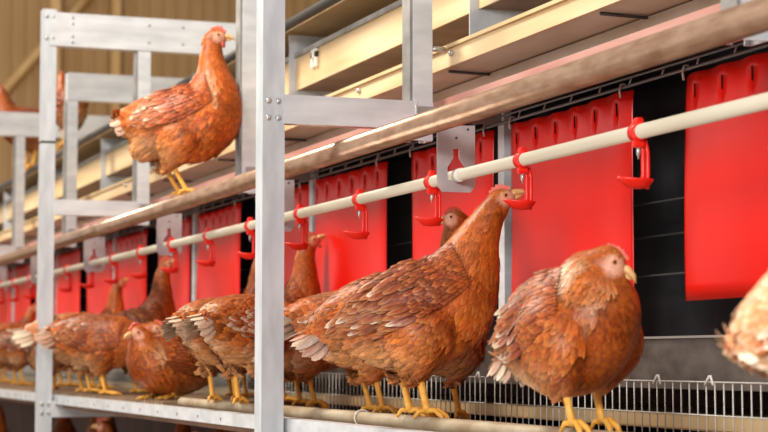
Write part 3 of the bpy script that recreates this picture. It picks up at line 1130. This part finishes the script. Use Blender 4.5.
            DD = nrm(DD - NN * (DD * NN).sum(1, keepdims=True))
            DD = nrm(DD + rg.normal(0, .06, DD.shape))
            V2, F2, C2 = feather_geo(PP, NN, DD, np.array(LL), np.array(WW), np.array(CB), np.array(CE), lift=.05, curl=.12)
            gw.add(V2, F2, C2, 0)
            gw.build('wing_feathers', [M['feather']], root)
        # tail fan
        gt = Geo()
        td = Vector(p['tail']).normalized()
        tb = Vector(SP[3, :3])
        PP, NN, DD, LL, WW, CB, CE = [], [], [], [], [], [], []
        for lay in range(3):
            for k in range(7):
                a = (k - 3) / 3
                side = Vector((0, 1, 0))
                upv = td.cross(side).normalized()
                if upv.z < 0:
                    upv = -upv
                b0 = tb + side * (a * .022) + upv * (.010 - abs(a) * .016 - lay * .012)
                d = td + side * (a * .16) + upv * (-.18 * lay * .6 - abs(a) * .1)
                PP.append(b0)
                NN.append(upv * (1 - abs(a) * .65) + side * a)
                DD.append(d)
                LL.append((tl or p['tlen']) * (1.1 - .12 * lay - abs(a) * .12) * rg.uniform(.92, 1.08))
                WW.append(.019)
                j = rg.random()
                c0 = PAL['dark'] * (1 - j) + PAL['rust'] * j
                cr_ = tailcream * rg.uniform(.5, 1.2)
                cr_ = min(cr_, 1)
                CB.append((c0 * (1 - cr_ * .7) + PAL['cream'] * cr_ * .7) * tone)
                CE.append((c0 * (1 - cr_) + PAL['cream'] * cr_) * tone)
        PP, NN, DD = map(lambda z: np.array([tuple(v) for v in z]), (PP, NN, DD))
        NN = nrm(NN)
        DD = nrm(DD - NN * (DD * NN).sum(1, keepdims=True))
        V2, F2, C2 = feather_geo(PP, NN, DD, np.array(LL), np.array(WW), np.array(CB), np.array(CE), lift=.02, curl=.05)
        gt.add(V2, F2, C2, 0)
        gt.build('tail_feathers', [M['feather']], root)

    # head furniture
    def local(v):
        return hc + hd * (v[0] * hs) + sd * (v[1] * hs) + hu * (v[2] * hs)
    b = MB()
    b.tube([local((.018, 0, -.001)), local((.027, 0, .0008)), local((.037, 0, -.002)), local((.0435, 0, -.0085))], [.0086, .0070, .0046, .0010], 10)
    b.tube([local((.018, 0, -.007)), local((.028, 0, -.0065)), local((.036, 0, -.0075))], [.0055, .0040, .0012], 8)
    b.build('beak', M['beak'], root)
    b = MB()
    prof = [(-.012, .017), (-.010, .0235), (-.006, .022), (-.004, .0275), (.001, .0245), (.004, .0295), (.009, .024), (.012, .0275), (.016, .019), (.020, .0165), (.024, .010), (.020, .006), (.010, .012), (.0, .015)]
    A_ = [b.bm.verts.new(local((x_, -.0022, .016 + (z_ - .016) * combh))) for x_, z_ in prof]
    B_ = [b.bm.verts.new(local((x_, .0022, .016 + (z_ - .016) * combh))) for x_, z_ in prof]
    b.bm.faces.new(A_)
    b.bm.faces.new(list(reversed(B_)))
    for i in range(len(prof)):
        b.bm.faces.new((A_[i], B_[i], B_[(i + 1) % len(prof)], A_[(i + 1) % len(prof)]))
    b.build('comb', M['comb'], root)
    for sg in (1, -1):
        b = MB()
        b.tube([local((.016, sg * .005, -.010)), local((.017, sg * .006, -.015)), local((.0165, sg * .0062, -.021)), local((.016, sg * .006, -.0235))], [.0022, .0036, .0038, .0014], 8)
        b.build('wattle', M['comb'], root)
        e = MB().ball(local((.009, sg * .0148, .003)), .0042, seg=12, rng=8).build('eye', M['iris'], root)
        MB().ball(local((.0098, sg * .0176, .003)), .0024, seg=10, rng=6).build('pupil', M['black'], e)
    return root


# --- the hens, front ones first
ZP = -0.1005   # top of the lower perch
ZI = -0.1165   # top of the inner perch
ZF = -0.114    # top of the slatted floor
rad = R


def on(px, X):
    return X, yat(px, X)


x_, y_ = on(180, 1.25)
hen('upright rust hen standing on the upper perch, head raised, facing right', 'alert', (x_, y_, .4545), R(-24), 1.02, 11, 4200, 1.08, .35, streak=.75, wingdark=.15, tailcream=.5, hs=1.25)
x_, y_ = on(416, 1.2)
hen('large rust hen stretching its neck up to peck a red drinker, on the lower perch', 'drinkreach', (x_, y_, ZP), R(-20), 1.0, 5, 4600, 1.0, .25, streak=.0, wingdark=.55, tailcream=.5)
x_, y_ = on(574, 1.2)
hen('fluffed hen with cream neck streaks resting at the right, head tucked down', 'rest', (x_, y_, ZP), R(-66), (.90, .80, .97), 23, 4600, .95, .6, streak=1.0, wingdark=.5, tailcream=.9, sc=.77, headyaw=.45, hs=1.25, combh=.45)
x_, y_ = on(880, 1.2)
hen('pale rump of a hen cut off by the right edge', 'rest', (x_, y_, ZP), R(-20), 1.0, 31, 2400, 1.3, 1.0, wingdark=.0, tailcream=1.0, tl=.03, pale=.65)
x_, y_ = on(441, 1.40)
hen('hen behind the drinking hen, only its small head and lower body showing', 'alert', (x_, y_, ZI), R(48), .93, 41, 2600, .9, .4, headyaw=2.05, wingdark=.7, tailcream=.8)
x_, y_ = on(374, 1.40)
hen('hen hidden mostly behind the drinking hen, fluffy belly and pale tail showing', 'low', (x_, y_, ZI), R(-12), 1.0, 43, 2600, 1.0, .6, wingdark=.4, tailcream=.9, tl=.08)
x_, y_ = on(306, 1.45)
hen('hen half hidden by the right side of the middle foreground post, pale tail feathers', 'low', (x_, y_, ZI), R(0), .95, 47, 2600, 1.02, .8, wingdark=.4, tailcream=1.0, tl=.08)
x_, y_ = on(250, 1.2)
hen('hen just left of the middle foreground post with a cream tail and yellow legs', 'low', (x_, y_, ZP), R(38), .92, 53, 2200, 1.0, .8, wingdark=.4, tailcream=1.0, tl=.085)
x_, y_ = on(224, 1.2)
hen('hen with cream tail tips at the left end of the lower perch', 'low', (x_, y_, ZP), R(40), .92, 59, 2200, .98, .7, wingdark=.45, tailcream=1.0, tl=.085)
x_, y_ = on(170, 1.25)
hen('dark rust hen crouching and facing left beside the perch end', 'sit', (x_, y_, ZF), R(205), 1.0, 61, 2400, .80, .05, streak=.5, wingdark=.8, tailcream=.1, grip=False)
for (px, X, pose, rz, sc, seed, tone, bl, wd, tc, lab) in [
        (278, 1.46, 'drinkup', -10, 1.0, 67, .85, .2, .6, .3, 'hen stretching up to a drinker directly behind the middle foreground post'),
        (238, 1.50, 'drinkup', 10, 1.0, 71, .85, .2, .6, .3, 'hen with upright neck seen left of the middle foreground post'),
        (140, 1.38, 'drinkup', -5, 1.0, 73, .66, .1, .9, .2, 'dark brown hen with tall upright neck drinking behind the crouching hen'),
        (106, 1.22, 'low', -35, .95, 79, .9, .3, .6, .5, 'hen bending its head behind the crouching hen, yellow legs in front of the slats'),
        (86, 1.24, 'low', -5, 1.0, 83, 1.05, .9, .3, 1.0, 'pale-rumped hen right behind the left front post, facing right'),
        (98, 1.45, 'drinkup', 0, .95, 89, 1.0, .3, .4, .3, 'orange hen with raised neck under the drinker pipe at left'),
        (66, 1.44, 'low', 10, 1.0, 97, .9, .5, .5, .6, 'hen behind the left front post, back only showing'),
        (20, 1.30, 'low', 0, 1.0, 101, .98, .8, .4, 1.0, 'leftmost standing hen with a cream tail and visible legs'),
        (4, 1.40, 'stand', -10, 1.0, 103, .75, .2, .8, .3, 'dim hen at the left edge below the drinker pipe'),
        (48, 1.22, 'low', 75, .9, 107, 1.0, .9, .3, 1.0, 'hen hidden by the left front post with pale fluffy rump')]:
    x_, y_ = on(px, X)
    hen(lab, pose, (x_, y_, ZF), R(rz), sc, seed, 1500, tone, bl, wingdark=wd, tailcream=tc, grip=False, tl=.08, pale=.3 if bl >= .9 else 0)
# on top of the aviary, far left
x_, y_ = on(67, 1.5)
hen('blurred upright hen on the high perch just right of the left front post', 'stand', (x_, y_, .93), R(95), .9, 109, 900, .85, .2)
x_, y_ = on(28, 1.5)
hen('blurred hen on the high perch at the left edge', 'stand', (x_, y_, .93), R(185), 1.05, 113, 900, .75, .1)
# lower tier
lower = [(18, 1.32, 'alert', 160), (48, 1.5, 'alert', 0), (76, 1.3, 'alert', -20), (104, 1.6, 'alert', 60), (132, 1.3, 'alert', 150), (162, 1.55, 'alert', -10), (196, 1.3, 'alert', 20), (232, 1.3, 'alert', 170)]
for i, (px, X, pose, rz) in enumerate(lower):
    x_, y_ = on(px, X)
    hen('dim hen in the lower tier under the edge rail, only its top showing', pose, (x_, y_, -.62), R(rz), .94, 200 + i, 700, .8, .2, grip=False, group='lower tier hens')
